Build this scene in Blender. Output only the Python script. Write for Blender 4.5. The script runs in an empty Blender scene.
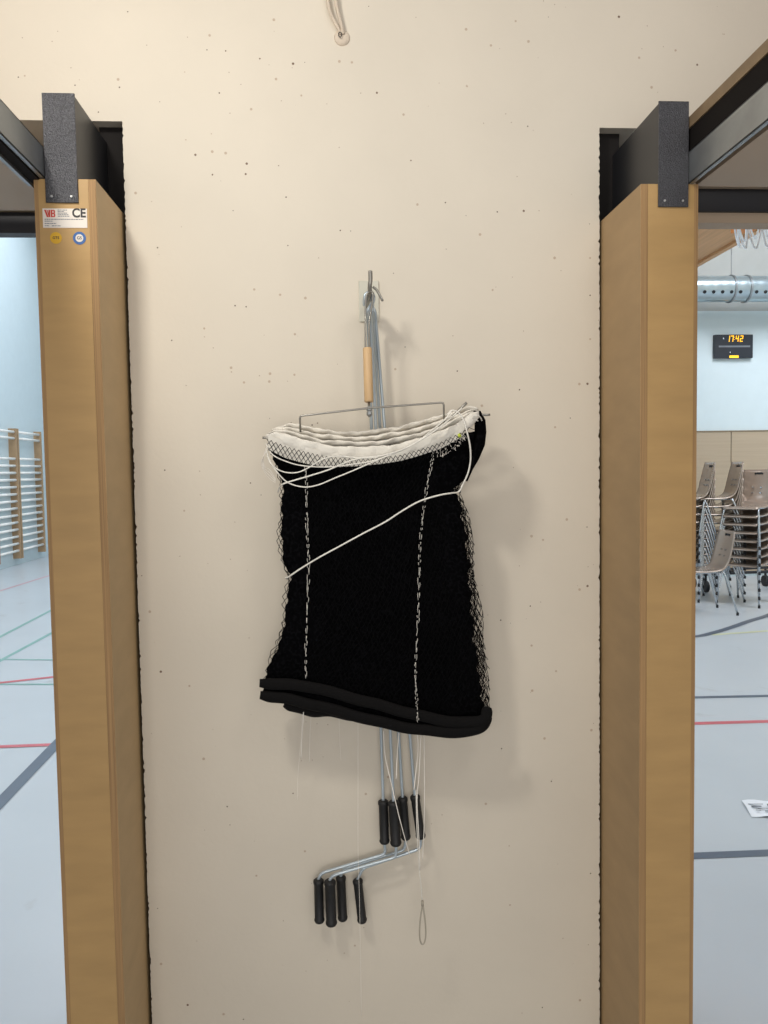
import bpy, bmesh, math, random
from mathutils import Vector, Matrix
random.seed(7)
C = bpy.context.scene.collection
PI = math.pi
EYE = 1.55; D = 2.0; F = 769.0
YAW, PITCH, ROLL = .0643, .0545, -.0155
# ------------------------------------------------------------------ camera
cy, sy, cp, sp = math.cos(YAW), math.sin(YAW), math.cos(PITCH), math.sin(PITCH)
fw = Vector((sy*cp, cy*cp, -sp)); r0 = Vector((cy, -sy, 0)); u0 = r0.cross(fw)
rt = r0*math.cos(ROLL) + u0*math.sin(ROLL); up = -r0*math.sin(ROLL) + u0*math.cos(ROLL)
CAM = Vector((0, -D, EYE))
cd = bpy.data.cameras.new('camera'); cam = bpy.data.objects.new('camera', cd); C.objects.link(cam)
cd.sensor_fit = 'VERTICAL'; cd.sensor_height = 36; cd.lens = F/1024*36; cd.clip_start = .02
m = Matrix((( rt.x, up.x, -fw.x, CAM.x), (rt.y, up.y, -fw.y, CAM.y), (rt.z, up.z, -fw.z, CAM.z), (0, 0, 0, 1)))
cam.matrix_world = m
bpy.context.scene.camera = cam
def ray(px, py): return fw + rt*((px-384)/F) - up*((py-512)/F)
def P(px, py, Y=0.0):                                   # world point on the plane Y
    d = ray(px, py); return CAM + d*((Y-CAM.y)/d.y)
def PF(px, py, z=0.0):                                  # world point on the floor
    d = ray(px, py); return CAM + d*((z-CAM.z)/d.z)
# ------------------------------------------------------------------ materials
def lin(c):
    c = c/255.0
    return c/12.92 if c <= .04045 else ((c+.055)/1.055)**2.4
def col(r, g, b): return (lin(r), lin(g), lin(b), 1)
def mat(name, rgb, rough=.6, metal=0.0, noise=.08, scale=8, stretch=(1, 1, 1), bump=0.0, bscale=200, trans=0, emit=None, estr=1, spec=.5):
    mt = bpy.data.materials.new(name); mt.use_nodes = True
    nt = mt.node_tree; n = nt.nodes; l = nt.links; b = n['Principled BSDF']
    tc = n.new('ShaderNodeTexCoord'); mp = n.new('ShaderNodeMapping'); mp.inputs['Scale'].default_value = stretch
    l.new(tc.outputs['Object'], mp.inputs[0])
    nz = n.new('ShaderNodeTexNoise'); nz.inputs['Scale'].default_value = scale; nz.inputs['Detail'].default_value = 5
    l.new(mp.outputs[0], nz.inputs['Vector'])
    rp = n.new('ShaderNodeValToRGB'); c = col(*rgb)
    rp.color_ramp.elements[0].position = .3; rp.color_ramp.elements[1].position = .7
    rp.color_ramp.elements[0].color = tuple(v*(1-noise) for v in c[:3])+(1,)
    rp.color_ramp.elements[1].color = tuple(min(1, v*(1+noise)) for v in c[:3])+(1,)
    l.new(nz.outputs['Fac'], rp.inputs[0]); l.new(rp.outputs[0], b.inputs['Base Color'])
    b.inputs['Roughness'].default_value = rough; b.inputs['Metallic'].default_value = metal
    b.inputs['Specular IOR Level'].default_value = spec
    if trans: b.inputs['Transmission Weight'].default_value = trans
    if emit: b.inputs['Emission Color'].default_value = col(*emit); b.inputs['Emission Strength'].default_value = estr
    if bump:
        n2 = n.new('ShaderNodeTexNoise'); n2.inputs['Scale'].default_value = bscale; l.new(tc.outputs['Object'], n2.inputs['Vector'])
        bp = n.new('ShaderNodeBump'); bp.inputs['Strength'].default_value = bump; bp.inputs['Distance'].default_value = .002
        l.new(n2.outputs['Fac'], bp.inputs['Height']); l.new(bp.outputs[0], b.inputs['Normal'])
    return mt
def mult_layer(mt, fac_socket, rgb):
    nt = mt.node_tree; b = nt.nodes['Principled BSDF']; src = b.inputs['Base Color'].links[0].from_socket
    mx = nt.nodes.new('ShaderNodeMix'); mx.data_type = 'RGBA'
    nt.links.new(fac_socket, mx.inputs[0]); nt.links.new(src, mx.inputs[6]); mx.inputs[7].default_value = col(*rgb)
    nt.links.new(mx.outputs[2], b.inputs['Base Color'])
M = {}
# cream painted concrete: blotches, blow holes, trowel line
w = M['concrete'] = mat('cream painted concrete', (216, 207, 191), .75, noise=.035, scale=2.5, bump=.25, bscale=60)
nt = w.node_tree; n = nt.nodes; l = nt.links
tc = [k for k in n if k.type == 'TEX_COORD'][0]
def spots(scale, thr, keep, rgb):
    v = n.new('ShaderNodeTexVoronoi'); v.inputs['Scale'].default_value = scale; l.new(tc.outputs['Object'], v.inputs['Vector'])
    lt = n.new('ShaderNodeMath'); lt.operation = 'LESS_THAN'; lt.inputs[1].default_value = thr; l.new(v.outputs['Distance'], lt.inputs[0])
    sx = n.new('ShaderNodeSeparateColor'); l.new(v.outputs['Color'], sx.inputs[0])
    k = n.new('ShaderNodeMath'); k.operation = 'LESS_THAN'; k.inputs[1].default_value = keep; l.new(sx.outputs[0], k.inputs[0])
    a = n.new('ShaderNodeMath'); a.operation = 'MULTIPLY'; l.new(lt.outputs[0], a.inputs[0]); l.new(k.outputs[0], a.inputs[1])
    mult_layer(w, a.outputs[0], rgb)
spots(24, .075, .10, (120, 100, 84)); spots(37, .07, .10, (96, 80, 68)); spots(31, .11, .13, (188, 170, 150)); spots(70, .10, .05, (170, 152, 134))
M['trowel'] = mat('ridge of paint', (206, 192, 174), .8)
M['black'] = mat('shade black', (20, 16, 14), .9, spec=.2)  # shade of the gaps and the right fascia, put into the colour
M['ply_front'] = mat('plywood face', (180, 146, 96), .45, noise=.07, scale=5, stretch=(1.2, 1, 5), spec=.35)
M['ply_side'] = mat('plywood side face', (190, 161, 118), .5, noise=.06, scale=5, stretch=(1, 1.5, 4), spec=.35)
M['ply_shade'] = mat('plywood side face shaded', (168, 140, 102), .5, noise=.06, scale=5, stretch=(1, 1.5, 4), spec=.3)  # shaded copy of the side plywood, shade held in the colour
M['ply_edge'] = mat('plywood cut edge', (160, 126, 84), .7, noise=.22, scale=6, stretch=(60, 60, .4))
M['steel_dark'] = mat('charcoal powder coated steel', (66, 66, 70), .36, metal=.3, noise=.5, scale=330, bump=1.0, bscale=380)
M['steel_side'] = mat('smooth charcoal steel', (36, 37, 40), .35, metal=.1)
M['galv'] = mat('galvanised steel', (150, 154, 156), .38, metal=.75, noise=.12, scale=12)
M['zinc'] = mat('zinc plated rod', (188, 200, 208), .3, metal=.5, noise=.05)
M['wire'] = mat('grey steel wire', (150, 147, 140), .35, metal=.7, noise=.08)
M['plate'] = mat('pale grey painted plate', (206, 203, 188), .5)
M['grip'] = mat('black ribbed plastic', (24, 24, 25), .55, noise=.2, scale=120)
M['handle'] = mat('bare beech wood', (206, 172, 128), .55, noise=.07, scale=10, stretch=(3, 3, .5))
M['net'] = mat('black net cord', (6, 6, 7), .95, noise=.3, scale=80, spec=.1)
M['band'] = mat('black woven band', (18, 17, 17), .9, noise=.2, scale=300, bump=.5, bscale=900, spec=.15)
M['tape'] = mat('off white canvas tape', (228, 223, 212), .9, noise=.05, scale=14, bump=.8, bscale=130, spec=.2)
M['cord'] = mat('white cord', (232, 228, 218), .8, noise=.1, scale=200)
M['loopm'] = mat('grey cord loop', (176, 168, 152), .7)
M['thin'] = mat('thin white thread', (244, 238, 228), .6)
M['leaf_edge'] = mat('aged wood edge', (126, 106, 80), .6, noise=.15, scale=20)
M['opening_shade'] = mat('shaded opening board', (20, 16, 14), .95)  # shade in the opening, painted as a near-black colour
M['leaf'] = mat('taupe door panel', (176, 156, 134), .6, noise=.03, scale=2)
M['fascia'] = mat('olive brown board', (128, 112, 88), .6)
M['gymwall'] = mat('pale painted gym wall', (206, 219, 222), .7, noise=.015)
M['gymupper'] = mat('shaded upper wall', (170, 172, 168), .8, noise=.03)  # grey holds the soft shading of the upper wall
M['panel'] = mat('beige wall panelling', (176, 158, 134), .6, noise=.05, scale=3, stretch=(.4, 1, 14))
M['floor'] = mat('pale grey sports floor', (190, 196, 200), .30, noise=.03, scale=1.3, spec=.35)
M['ceil'] = mat('white ceiling', (215, 215, 212), .9)
M['glulam'] = mat('laminated timber', (206, 158, 112), .6, noise=.1, scale=3, stretch=(12, .5, 12))
M['duct'] = mat('spiral duct steel', (176, 190, 196), .28, metal=.8)
M['shell'] = mat('taupe moulded plywood', (168, 152, 138), .2, metal=.35, noise=.05, scale=6, spec=.8)
M['chrome'] = mat('chromed tube', (190, 194, 198), .2, metal=.9)
M['rubber'] = mat('black plastic', (26, 26, 30), .5)
M['line_blue'] = mat('dark blue line', (88, 98, 112), .35); M['line_red'] = mat('red line', (196, 96, 104), .35)
M['line_green'] = mat('green line', (128, 172, 164), .35); M['line_pink'] = mat('pale red line', (206, 164, 172), .35); M['line_yellow'] = mat('pale yellow line', (205, 208, 170), .35)
M['paper'] = mat('white paper', (232, 236, 240), .7); M['ink'] = mat('grey ink', (120, 124, 130), .8)
M['white'] = mat('white label paper', (222, 214, 204), .5); M['red'] = mat('red ink', (196, 62, 48), .5)
M['dark_ink'] = mat('dark ink', (50, 48, 48), .6); M['yellow'] = mat('yellow label', (206, 160, 38), .5); M['blue'] = mat('blue label', (52, 96, 156), .5)
M['oak'] = mat('oak upright', (176, 146, 112), .6); M['rung'] = mat('pale rung', (246, 243, 236), .5)
M['board'] = mat('black display housing', (34, 38, 46), .4)
M['digit'] = mat('lit amber digit', (250, 190, 40), .5, emit=(255, 190, 30), estr=1.1)
M['orange'] = mat('orange rim', (220, 130, 40), .5)
M['screw'] = mat('bright screw head', (200, 200, 200), .3, metal=.6)
M['tag'] = mat('yellow green tag', (186, 200, 60), .6)
# black net core: faint diamond weave
g = M['core'] = mat('densely folded black net', (5, 5, 6), 1.0, noise=.4, scale=60, spec=.03)
nt2 = g.node_tree; wv = nt2.nodes.new('ShaderNodeTexVoronoi'); wv.inputs['Scale'].default_value = 150
tc2 = [k for k in nt2.nodes if k.type == 'TEX_COORD'][0]; nt2.links.new(tc2.outputs['Object'], wv.inputs['Vector'])
gt = nt2.nodes.new('ShaderNodeMath'); gt.operation = 'GREATER_THAN'; gt.inputs[1].default_value = .62; nt2.links.new(wv.outputs['Distance'], gt.inputs[0])
mult_layer(g, gt.outputs[0], (13, 13, 15))
# floor scuffs
f_ = M['floor']; n = f_.node_tree.nodes; l = f_.node_tree.links
tc3 = [k for k in n if k.type == 'TEX_COORD'][0]; nz = n.new('ShaderNodeTexNoise'); nz.inputs['Scale'].default_value = 2.2; nz.inputs['Detail'].default_value = 8; nz.inputs['Distortion'].default_value = 1.5
l.new(tc3.outputs['Object'], nz.inputs['Vector']); rr = n.new('ShaderNodeValToRGB'); rr.color_ramp.elements[0].position = .64; rr.color_ramp.elements[1].position = .74
rr.color_ramp.elements[1].color = (.35, .35, .35, 1); l.new(nz.outputs['Fac'], rr.inputs[0]); mult_layer(f_, rr.outputs[0], (158, 156, 150))
# ------------------------------------------------------------------ mesh helpers
def box(bm, a, b):
    a, b = Vector(a), Vector(b)
    vs = [bm.verts.new((x, y, z)) for x in (a.x, b.x) for y in (a.y, b.y) for z in (a.z, b.z)]
    for q in ((0,1,3,2),(4,6,7,5),(0,4,5,1),(2,3,7,6),(0,2,6,4),(1,5,7,3)): bm.faces.new([vs[i] for i in q])
def smooth(pts, k=6):
    pts = [Vector(p) for p in pts]
    if len(pts) < 3: return pts
    e = [pts[0]*2-pts[1]] + pts + [pts[-1]*2-pts[-2]]; out = []
    for i in range(1, len(e)-2):
        for j in range(k):
            t = j/k; p0, p1, p2, p3 = e[i-1:i+3]
            out.append(.5*((2*p1)+(p2-p0)*t+(2*p0-5*p1+4*p2-p3)*t*t+(3*p1-p0-3*p2+p3)*t**3))
    out.append(pts[-1]); return out
def tube(bm, pts, r, n=8, closed=False, caps=True):
    pts = [Vector(p) for p in pts]; N = len(pts); rings = []
    prev = None
    for i, p in enumerate(pts):
        if closed: t = pts[(i+1) % N]-pts[i-1]
        else: t = pts[min(i+1, N-1)]-pts[max(i-1, 0)]
        t = t.normalized() if t.length > 1e-9 else Vector((0, 0, 1))
        if prev is None:
            a = Vector((0, 1, 0)) if abs(t.y) < .9 else Vector((1, 0, 0)); s = t.cross(a).normalized()
        else: s = (prev-t*prev.dot(t)).normalized()
        prev = s; q = t.cross(s); rad = r(i/(N-1)) if callable(r) else r
        rings.append([bm.verts.new(p+(s*math.cos(2*PI*k/n)+q*math.sin(2*PI*k/n))*rad) for k in range(n)])
    for i in range(N if closed else N-1):
        A, B = rings[i], rings[(i+1) % N]
        for k in range(n): bm.faces.new((A[k], A[(k+1) % n], B[(k+1) % n], B[k]))
    if caps and not closed: bm.faces.new(rings[0][::-1]); bm.faces.new(rings[-1])
def obj(name, bm, mt, parent=None, sm=False, bevel=0):
    bmesh.ops.recalc_face_normals(bm, faces=bm.faces[:])
    me = bpy.data.meshes.new(name); bm.to_mesh(me); bm.free()
    for k in (mt if isinstance(mt, (list, tuple)) else [mt]): me.materials.append(k)
    if sm:
        for p in me.polygons: p.use_smooth = True
    o = bpy.data.objects.new(name, me); C.objects.link(o)
    if parent:
        o.parent = parent; o.location = -world_loc(parent)     # geometry is given in world coordinates
    if bevel:
        b = o.modifiers.new('bevel', 'BEVEL'); b.width = bevel; b.segments = 2; b.limit_method = 'ANGLE'
    return o
def world_loc(o):
    v = Vector((0, 0, 0))
    while o: v += o.location; o = o.parent
    return v
def B(): return bmesh.new()
def tag(o, label, cat, group=None, kind=None):
    if label: o['label'] = label
    if cat: o['category'] = cat
    if group: o['group'] = group
    if kind: o['kind'] = kind
    return o
def thing(name, label, cat, loc, group=None):
    o = bpy.data.objects.new(name, None); C.objects.link(o); o.location = loc; o.empty_display_size = .05
    return tag(o, label, cat, group)
def struct(name, bm, mt, parent=None, **k):
    o = obj(name, bm, mt, parent, **k); o['kind'] = 'structure'; return o
def boxobj(name, a, b, mt, parent=None, bevel=0, **k):
    bm = B(); box(bm, a, b); return obj(name, bm, mt, parent, bevel=bevel)
def tubeobj(name, pts, r, mt, parent=None, n=8, sm=True, k=6):
    bm = B(); tube(bm, smooth(pts, k) if k else pts, r, n); return obj(name, bm, mt, parent, sm=sm)
# ------------------------------------------------------------------ the setting
WL, WR, ZL = -.509, .7034, EYE+.876
OL, OR, TH = -3.3, 3.5, .30
floor = struct('floor', (lambda bm: (box(bm, (-5.9, -2.6, -.1), (10, 16.2, 0)), bm)[1])(B()), M['floor'])
def ragged_pier():
    bm = B(); nz = 420; zs = [ZL*i/nz for i in range(nz+1)]
    def rg(a): return random.choice((0, 0, .0006, .0012, .002, .0034))*random.random()*a
    L = [(WL+rg(1.2), z) for z in zs]; Rr = [(WR-rg(1.2), z) for z in zs]
    fl = [bm.verts.new((x, 0, z)) for x, z in L]; fr = [bm.verts.new((x, 0, z)) for x, z in Rr]
    il = [bm.verts.new((WL+.012, .0, z)) for x, z in L]; ir = [bm.verts.new((WR-.012, .0, z)) for x, z in Rr]
    bl = [bm.verts.new((WL+.001, .012, z)) for x, z in L]; br = [bm.verts.new((WR-.001, .012, z)) for x, z in Rr]
    el = [bm.verts.new((WL+.001, TH, z)) for x, z in L]; er = [bm.verts.new((WR-.001, TH, z)) for x, z in Rr]
    for i in range(nz):
        for a, b, mi in ((fl, il, 0), (il, ir, 0), (ir, fr, 0), (bl, fl, 1), (fr, br, 1), (el, bl, 1), (br, er, 1), (er, el, 0)):
            f = bm.faces.new((a[i], b[i], b[i+1], a[i+1])); f.material_index = mi
    return bm
pier = struct('wall_north', ragged_pier(), [M['concrete'], M['black']])  # jamb faces black: the gap's shade is in their colour
bm = B(); box(bm, (-5.9, 0, ZL), (10, TH, 6.6)); struct('wall_north_upper', bm, M['concrete'])
bm = B(); box(bm, (-5.9, 0, 0), (OL, TH, ZL)); struct('wall_north_left', bm, M['concrete'])
bm = B(); box(bm, (OR, 0, 0), (10, TH, ZL)); struct('wall_north_right', bm, M['concrete'])
# faint raised trowel line down the left of the pier
bm = B(); tube(bm, [P(157+(y-150)*.026+random.uniform(-.5, .5), y, .0008) for y in range(150, 1020, 8)], .0007, 5); struct('trim_1', bm, M['trowel'], sm=True)
bm = B(); box(bm, (-5.75, TH, 0), (-5.55, 16.2, 6.6)); struct('wall_gym_left', bm, M['gymwall'])
bm = B(); box(bm, (-5.75, 16.0, 0), (1.7, 16.2, 6.6)); struct('wall_gym_far', bm, M['gymwall'])
bm = B(); box(bm, (1.5, 8.5, 0), (1.7, 16.0, 6.6)); struct('wall_gym_return', bm, M['gymwall'])
GY = 8.3
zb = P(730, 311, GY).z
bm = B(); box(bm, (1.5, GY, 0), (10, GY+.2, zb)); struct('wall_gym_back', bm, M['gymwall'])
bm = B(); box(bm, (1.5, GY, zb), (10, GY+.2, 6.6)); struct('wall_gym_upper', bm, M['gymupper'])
bm = B(); box(bm, (9.8, TH, 0), (10, GY, 6.6)); struct('wall_gym_right', bm, M['gymwall'])
bm = B(); box(bm, (-5.9, 0, 6.6), (10, 16.2, 6.7)); struct('ceiling', bm, M['ceil'])
# wood panelling on the gym back wall, each board panel its own piece of the trim
zp = P(735, 432, GY).z; xs = P(730, 450, GY).x
bm = B()
for k in range(-2, 4):
    box(bm, (xs+k*1.6+.006, GY-.03, .05), (xs+(k+1)*1.6-.006, GY, zp))
for zz in (zp-.19, zp-.38, zp-.57, zp-.76): pass
struct('trim_2', bm, M['panel'])
bm = B(); box(bm, (1.7, GY-.035, zp), (9.8, GY, zp+.02)); struct('trim_3', bm, M['fascia'])
# court lines
def strip(name, p, q, wd, mt, ext=0.3):
    a, b = PF(*p), PF(*q); d = (b-a).normalized(); a = a-d*ext; b = b+d*ext; s = Vector((-d.y, d.x, 0))*wd/2
    global zline; zline += .00015
    bm = B(); vs = [bm.verts.new((v.x, v.y, zline)) for v in (a-s, b-s, b+s, a+s)]; bm.faces.new(vs)
    o = obj(name, bm, mt, floor); return o
zline = .001
strip('court_line', (697, 697.5), (768, 696), .05, M['line_blue'])
strip('court_line', (697, 723.5), (768, 721.5), .05, M['line_red'])
strip('court_line', (696, 856), (768, 853), .05, M['line_blue'])
strip('court_line', (740, 633), (768, 631), .05, M['line_yellow'])
strip('court_line', (0, 591), (45, 577), .05, M['line_pink'])
strip('court_line', (0, 637), (48, 612), .04, M['line_green'])
strip('court_line', (0, 661), (50, 634), .04, M['line_green'])
strip('court_line', (0, 659.5), (50, 660), .03, M['line_green'])
strip('court_line', (0, 683), (50, 677.5), .05, M['line_red'])
strip('court_line', (0, 684.5), (50, 684.5), .03, M['line_green'])
strip('court_line', (0, 747), (51, 745), .045, M['line_red'])
strip('court_line', (0, 803), (54, 747), .07, M['line_blue'])
ctr = [PF(*p) for p in ((670, 638), (697, 636.5), (715, 632.5), (733, 627), (750, 621), (768, 615.5), (786, 607))]
cs = smooth(ctr, 5); bm = B(); prev = None
for i, c in enumerate(cs):
    d = (cs[min(i+1, len(cs)-1)]-cs[max(i-1, 0)]).normalized(); s = Vector((-d.y, d.x, 0))*.035
    a, b = bm.verts.new((c.x-s.x, c.y-s.y, .0032)), bm.verts.new((c.x+s.x, c.y+s.y, .0032))
    if prev: bm.faces.new((prev[0], a, b, prev[1]))
    prev = (a, b)
obj('court_arc', bm, M['line_blue'], floor)
# ------------------------------------------------------------------ door posts
def post(x0, x1, p, zt, side, plx, label):
    # side = +1: inner side faces +X (left post); x0<x1
    t = thing('door_post', label, 'door post', ((x0+x1)/2, -p+.15, 0))
    inn = x1 if side > 0 else x0; out = x0 if side > 0 else x1; th = .017
    yb = .12
    a, b = sorted((out+side*.009, inn-side*th))
    boxobj('front_panel', (a, -p+.0005, 0), (b, -p+.02, zt), M['ply_front'], t)
    a, b = sorted((inn, inn-side*th))
    bm = B(); box(bm, (a, -p, 0), (b, yb, zt))
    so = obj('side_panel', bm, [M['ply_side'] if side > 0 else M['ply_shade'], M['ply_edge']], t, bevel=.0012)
    for f in so.data.polygons:
        if f.normal.y < -.9 or f.normal.z > .9: f.material_index = 1
    a, b = sorted((out, out+side*.009))
    boxobj('edge_strip', (a, -p, 0), (b, yb, zt), M['ply_edge'], t)
    boxobj('back_panel', (min(out+side*.009, inn-side*th), yb-.02, 0), (max(out+side*.009, inn-side*th), yb, zt), M['ply_side'], t)
    return t
ZTL, ZTR = EYE+.656, EYE+.6408
pl = post(-.6509, -.5165, .2134, ZTL, 1, 0, 'tall plywood door post with white, yellow and blue stickers, left of the concrete wall')
pr = post(.7088, .8434, .2561, ZTR, -1, 0, 'tall plain plywood door post without stickers, right of the concrete wall')
def bracket(parent, corners, p, sgn, ztop, zpost, yb):
    # corners: left/right px of the face plate at top & bottom
    (tl, tr, bl, br) = corners; Yp = -p-.004
    a, b, c, d = P(*tl, Yp), P(*tr, Yp), P(*br, Yp), P(*bl, Yp)
    x0 = (a.x+d.x)/2; x1 = (b.x+c.x)/2; z0 = (c.z+d.z)/2; z1 = (a.z+b.z)/2
    bm = B(); box(bm, (x0, Yp, z0), (x1, Yp+.004, z1))
    o = obj('steel_plate', bm, M['steel_dark'], parent, bevel=.001)
    bm = B(); e = .002
    xa, xb = x0+e, x1-e; zb_, zt_ = zpost+.0005, z1-.003
    th = .004
    box(bm, (xa, Yp+.0045, zb_), (xa+th, yb, zt_)); box(bm, (xb-th, Yp+.0045, zb_), (xb, yb, zt_))
    box(bm, (xa+th, Yp+.0045, zt_-th), (xb-th, yb, zt_))
    s = obj('steel_channel', bm, M['steel_side'], parent, bevel=.0008)
    for fx in (.2, .8):
        bm = B(); c = Vector((x0+(x1-x0)*fx, Yp-.0008, z0+.013))
        tube(bm, [c+Vector((0, .001, 0)), c-Vector((0, .0015, 0))], .0026, 10); obj('screw', bm, M['screw'], o)
    return x0, x1, z0, z1
bl = bracket(pl, ((41, 93), (73.5, 92.5), (46, 202), (79, 203)), .2134, 1, 0, ZTL, .13)
br = bracket(pr, ((660, 101), (690, 101), (657.3, 206.4), (687.8, 207)), .2561, -1, 0, ZTR, .13)
# black strips standing in for the shade between posts and concrete, as tall as the opening
for x0, x1, z0 in ((-.5160, WL+.0006, 0), (WR-.0006, .7084, 0)):
    bm = B(); box(bm, (x0, .06, 0), (x1, .11, ZL)); struct('trim_4' if x0 < 0 else 'trim_5', bm, M['black'])
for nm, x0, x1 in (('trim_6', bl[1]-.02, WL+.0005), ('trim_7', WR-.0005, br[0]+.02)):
    bm = B(); box(bm, (x0, .035, 1.9), (x1, .05, ZL)); struct(nm, bm, M['opening_shade'])  # dark boards stand in for the fascia's shade beside the channel
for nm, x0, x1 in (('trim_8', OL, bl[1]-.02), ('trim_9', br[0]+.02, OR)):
    bm = B(); box(bm, (x0, .15, EYE+.685), (x1, .18, ZL)); struct(nm, bm, M['fascia'] if x0 < 0 else M['black'])  # same fascia both sides; the right one is coloured black for its shade
# ------------------------------------------------------------------ tilting doors pushed up under the ceiling
def door(name, s, xin, xout, yend, zleaf):
    # leaf underside
    bm = B(); box(bm, (min(xin, xout), -2.45, zleaf), (max(xin, xout), yend, zleaf+.045))
    d = struct(name, bm, M['leaf']); return d
XL, XR = bl[0]-.0008, br[1]+.0008
zl, zr = EYE+.655, EYE+.650
def yfor(px, py, z):                                   # depth at which height z meets an image row
    d = ray(px, py); return CAM.y+d.y*(z-CAM.z)/d.z
d1 = door('door_1', -1, XL-.045, OL+.05, yfor(15, 210.5, zl), zl)
d2 = door('door_2', 1, XR+.035, OR-.05, yfor(735, 186.5, zr), zr)
# left rail: a tall web with a lower lip, a black slot and a grey seal below
def rail(x, s, ya, yb, z0, z1, parent):
    bm = B()
    box(bm, (x, ya, z0), (x+s*.003, yb, z1)); box(bm, (x, ya, z0), (x+s*.012, yb, z0+.003)); box(bm, (x, ya, z1-.003), (x+s*.022, yb, z1))
    return obj('guide_rail', bm, M['galv'], parent, bevel=.0006)
zr1 = P(690, 152, -.2561).z; zr0 = P(690, 184, -.2561).z
rail(XR, 1, -2.45, -.235, zr0, zr1, d2)
boxobj('slot_shade', (XR+.004, -2.45, zr1+.0005), (XR+.034, -.235, zr1+.052), M['black'], d2)  # black box stands in for the dark gap above the rail
boxobj('wood_edge', (XR+.001, -2.45, zr1+.053), (XR+.034, -.235, zr1+.078), M['leaf_edge'], d2)
zl0 = P(45, 178, -.2134).z; zl1 = P(41, 147, -.2134).z
rail(XL, -1, -2.45, -.19, zl0, zl1, d1)
boxobj('slot_shade', (XL-.036, -2.45, zl0-.004), (XL-.013, -.19, zl0+.04), M['black'], d1)  # black box stands in for the shadow in the slot
boxobj('lower_lip', (XL-.045, -2.45, zl0-.010), (XL-.037, -.19, zl0+.03), M['galv'], d1)
# frame head bars
def bar(name, xa, xb, ya, yb, za, zb_, mt): 
    bm = B(); box(bm, (xa, ya, za), (xb, yb, zb_)); return struct(name, bm, mt)
zA, zB = P(15, 233, .08).z, P(15, 213, .08).z
bar('trim_10', OL, -.652, .08, .12, zA, zB+.002, M['rubber']); bar('trim_11', OL, -.652, .06, .12, zB+.002, zB+.02, M['fascia'])
zA, zB = P(735, 211.5, -.1).z, P(735, 189, -.1).z
bar('trim_12', .845, OR, -.1, -.06, zA, zB, M['rubber']); bar('trim_13', .845, OR, -.115, -.06, zB, zB+.02, M['leaf'])
zC = P(735, 223, -.09).z
bar('trim_14', .845, OR, -.09, -.04, zC, zA, M['leaf'])
# ------------------------------------------------------------------ stickers
def text(s, size, loc, mt, parent, name, bold=0.0, rot=(PI/2, 0, 0), sx=1.0, shear=0.0):
    cu = bpy.data.curves.new(name, 'FONT'); cu.body = s; cu.size = size; cu.offset = bold; cu.align_x = 'CENTER'; cu.align_y = 'CENTER'; cu.shear = shear
    o = bpy.data.objects.new('tmp', cu); C.objects.link(o); bpy.context.view_layer.update()
    me = bpy.data.meshes.new_from_object(o.evaluated_get(bpy.context.evaluated_depsgraph_get())); bpy.data.objects.remove(o)
    me.transform(Matrix.Translation(loc) @ Matrix.Rotation(rot[0], 4, 'X') @ Matrix.Diagonal((sx, 1, 1, 1)))
    me.materials.clear(); me.materials.append(mt)
    q = bpy.data.objects.new(name, me); C.objects.link(q); q.parent = parent; q.location = -world_loc(parent); return q
YS = -.2134
a, b = P(42.5, 208.5, YS), P(87.5, 228, YS)
lab = boxobj('maker_label', (a.x, YS-.0006, b.z), (b.x, YS, a.z), M['white'], pl); lab['label'] = 'white maker label with red letters and CE mark'
W_, H_ = b.x-a.x, a.z-b.z
bm = B(); LW, LH = W_*.25, H_*.38; lx0, lz0 = a.x+W_*.035, a.z-H_*.07-LH
def poly(pts):
    vs = [bm.verts.new((lx0+LW*x, YS-.0009, lz0+LH*z)) for x, z in pts]; bm.faces.new(vs)
poly([(0, 1), (.17, 1), (.40, 0), (.24, 0)]); poly([(.22, 1), (.30, 1), (.44, .35), (.40, .15)]); poly([(.40, 1), (.55, 1), (.55, 0), (.40, 0)])
poly([(.60, 1), (.74, 1), (.74, 0), (.60, 0)]); poly([(.74, 1), (.94, 1), (.99, .85), (.74, .85)]); poly([(.86, .85), (.99, .85), (.99, .6), (.86, .6)])
poly([(.74, .6), (.99, .6), (.95, .5), (1, .42), (.74, .42)]); poly([(.87, .42), (1, .42), (1, .15), (.87, .15)]); poly([(.74, .15), (1, .15), (.95, 0), (.74, 0)])
obj('red_letters', bm, M['red'], lab)
text('CE', .027, (a.x+W_*.82, YS-.0009, a.z-H_*.25), M['dark_ink'], lab, 'ce_mark', .0009, sx=.92)
bm = B()
for fx0, fx1, fy in ((.34, .55, .08), (.34, .48, .16), (.34, .56, .24), (.34, .58, .32), (.34, .60, .40), (.04, .92, .56), (.04, .22, .66), (.04, .30, .78), (.04, .14, .90), (.20, .40, .90)):
    x = a.x+W_*fx0
    while x < a.x+W_*fx1:
        wl_ = random.uniform(.002, .006); box(bm, (x, YS-.0010, a.z-H_*fy-.0008), (min(x+wl_, a.x+W_*fx1), YS-.0006, a.z-H_*fy+.0008)); x += wl_+.001
obj('small_print', bm, M['ink'], lab)
def disc(name, px, py, r, mt, parent, y):
    c = P(px, py, YS); bm = B(); tube(bm, [Vector((c.x, y, c.z)), Vector((c.x, y-.0005, c.z))], r, 28); return obj(name, bm, mt, parent)
y1 = disc('yellow_sticker', 56, 238, .0128, M['yellow'], pl, YS); c = P(56, 238, YS)
text('GTS', .008, (c.x, YS-.0008, c.z), M['dark_ink'], y1, 'sticker_print', .0002)
b1 = disc('blue_sticker', 79.5, 238.2, .0142, M['blue'], pl, YS); c = P(79.5, 238.2, YS)
w1 = disc('sticker_centre', 79.5, 238.2, .0085, M['white'], b1, YS-.0004)
text('GS', .009, (c.x, YS-.0012, c.z), M['dark_ink'], b1, 'sticker_print', .0002)
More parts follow.
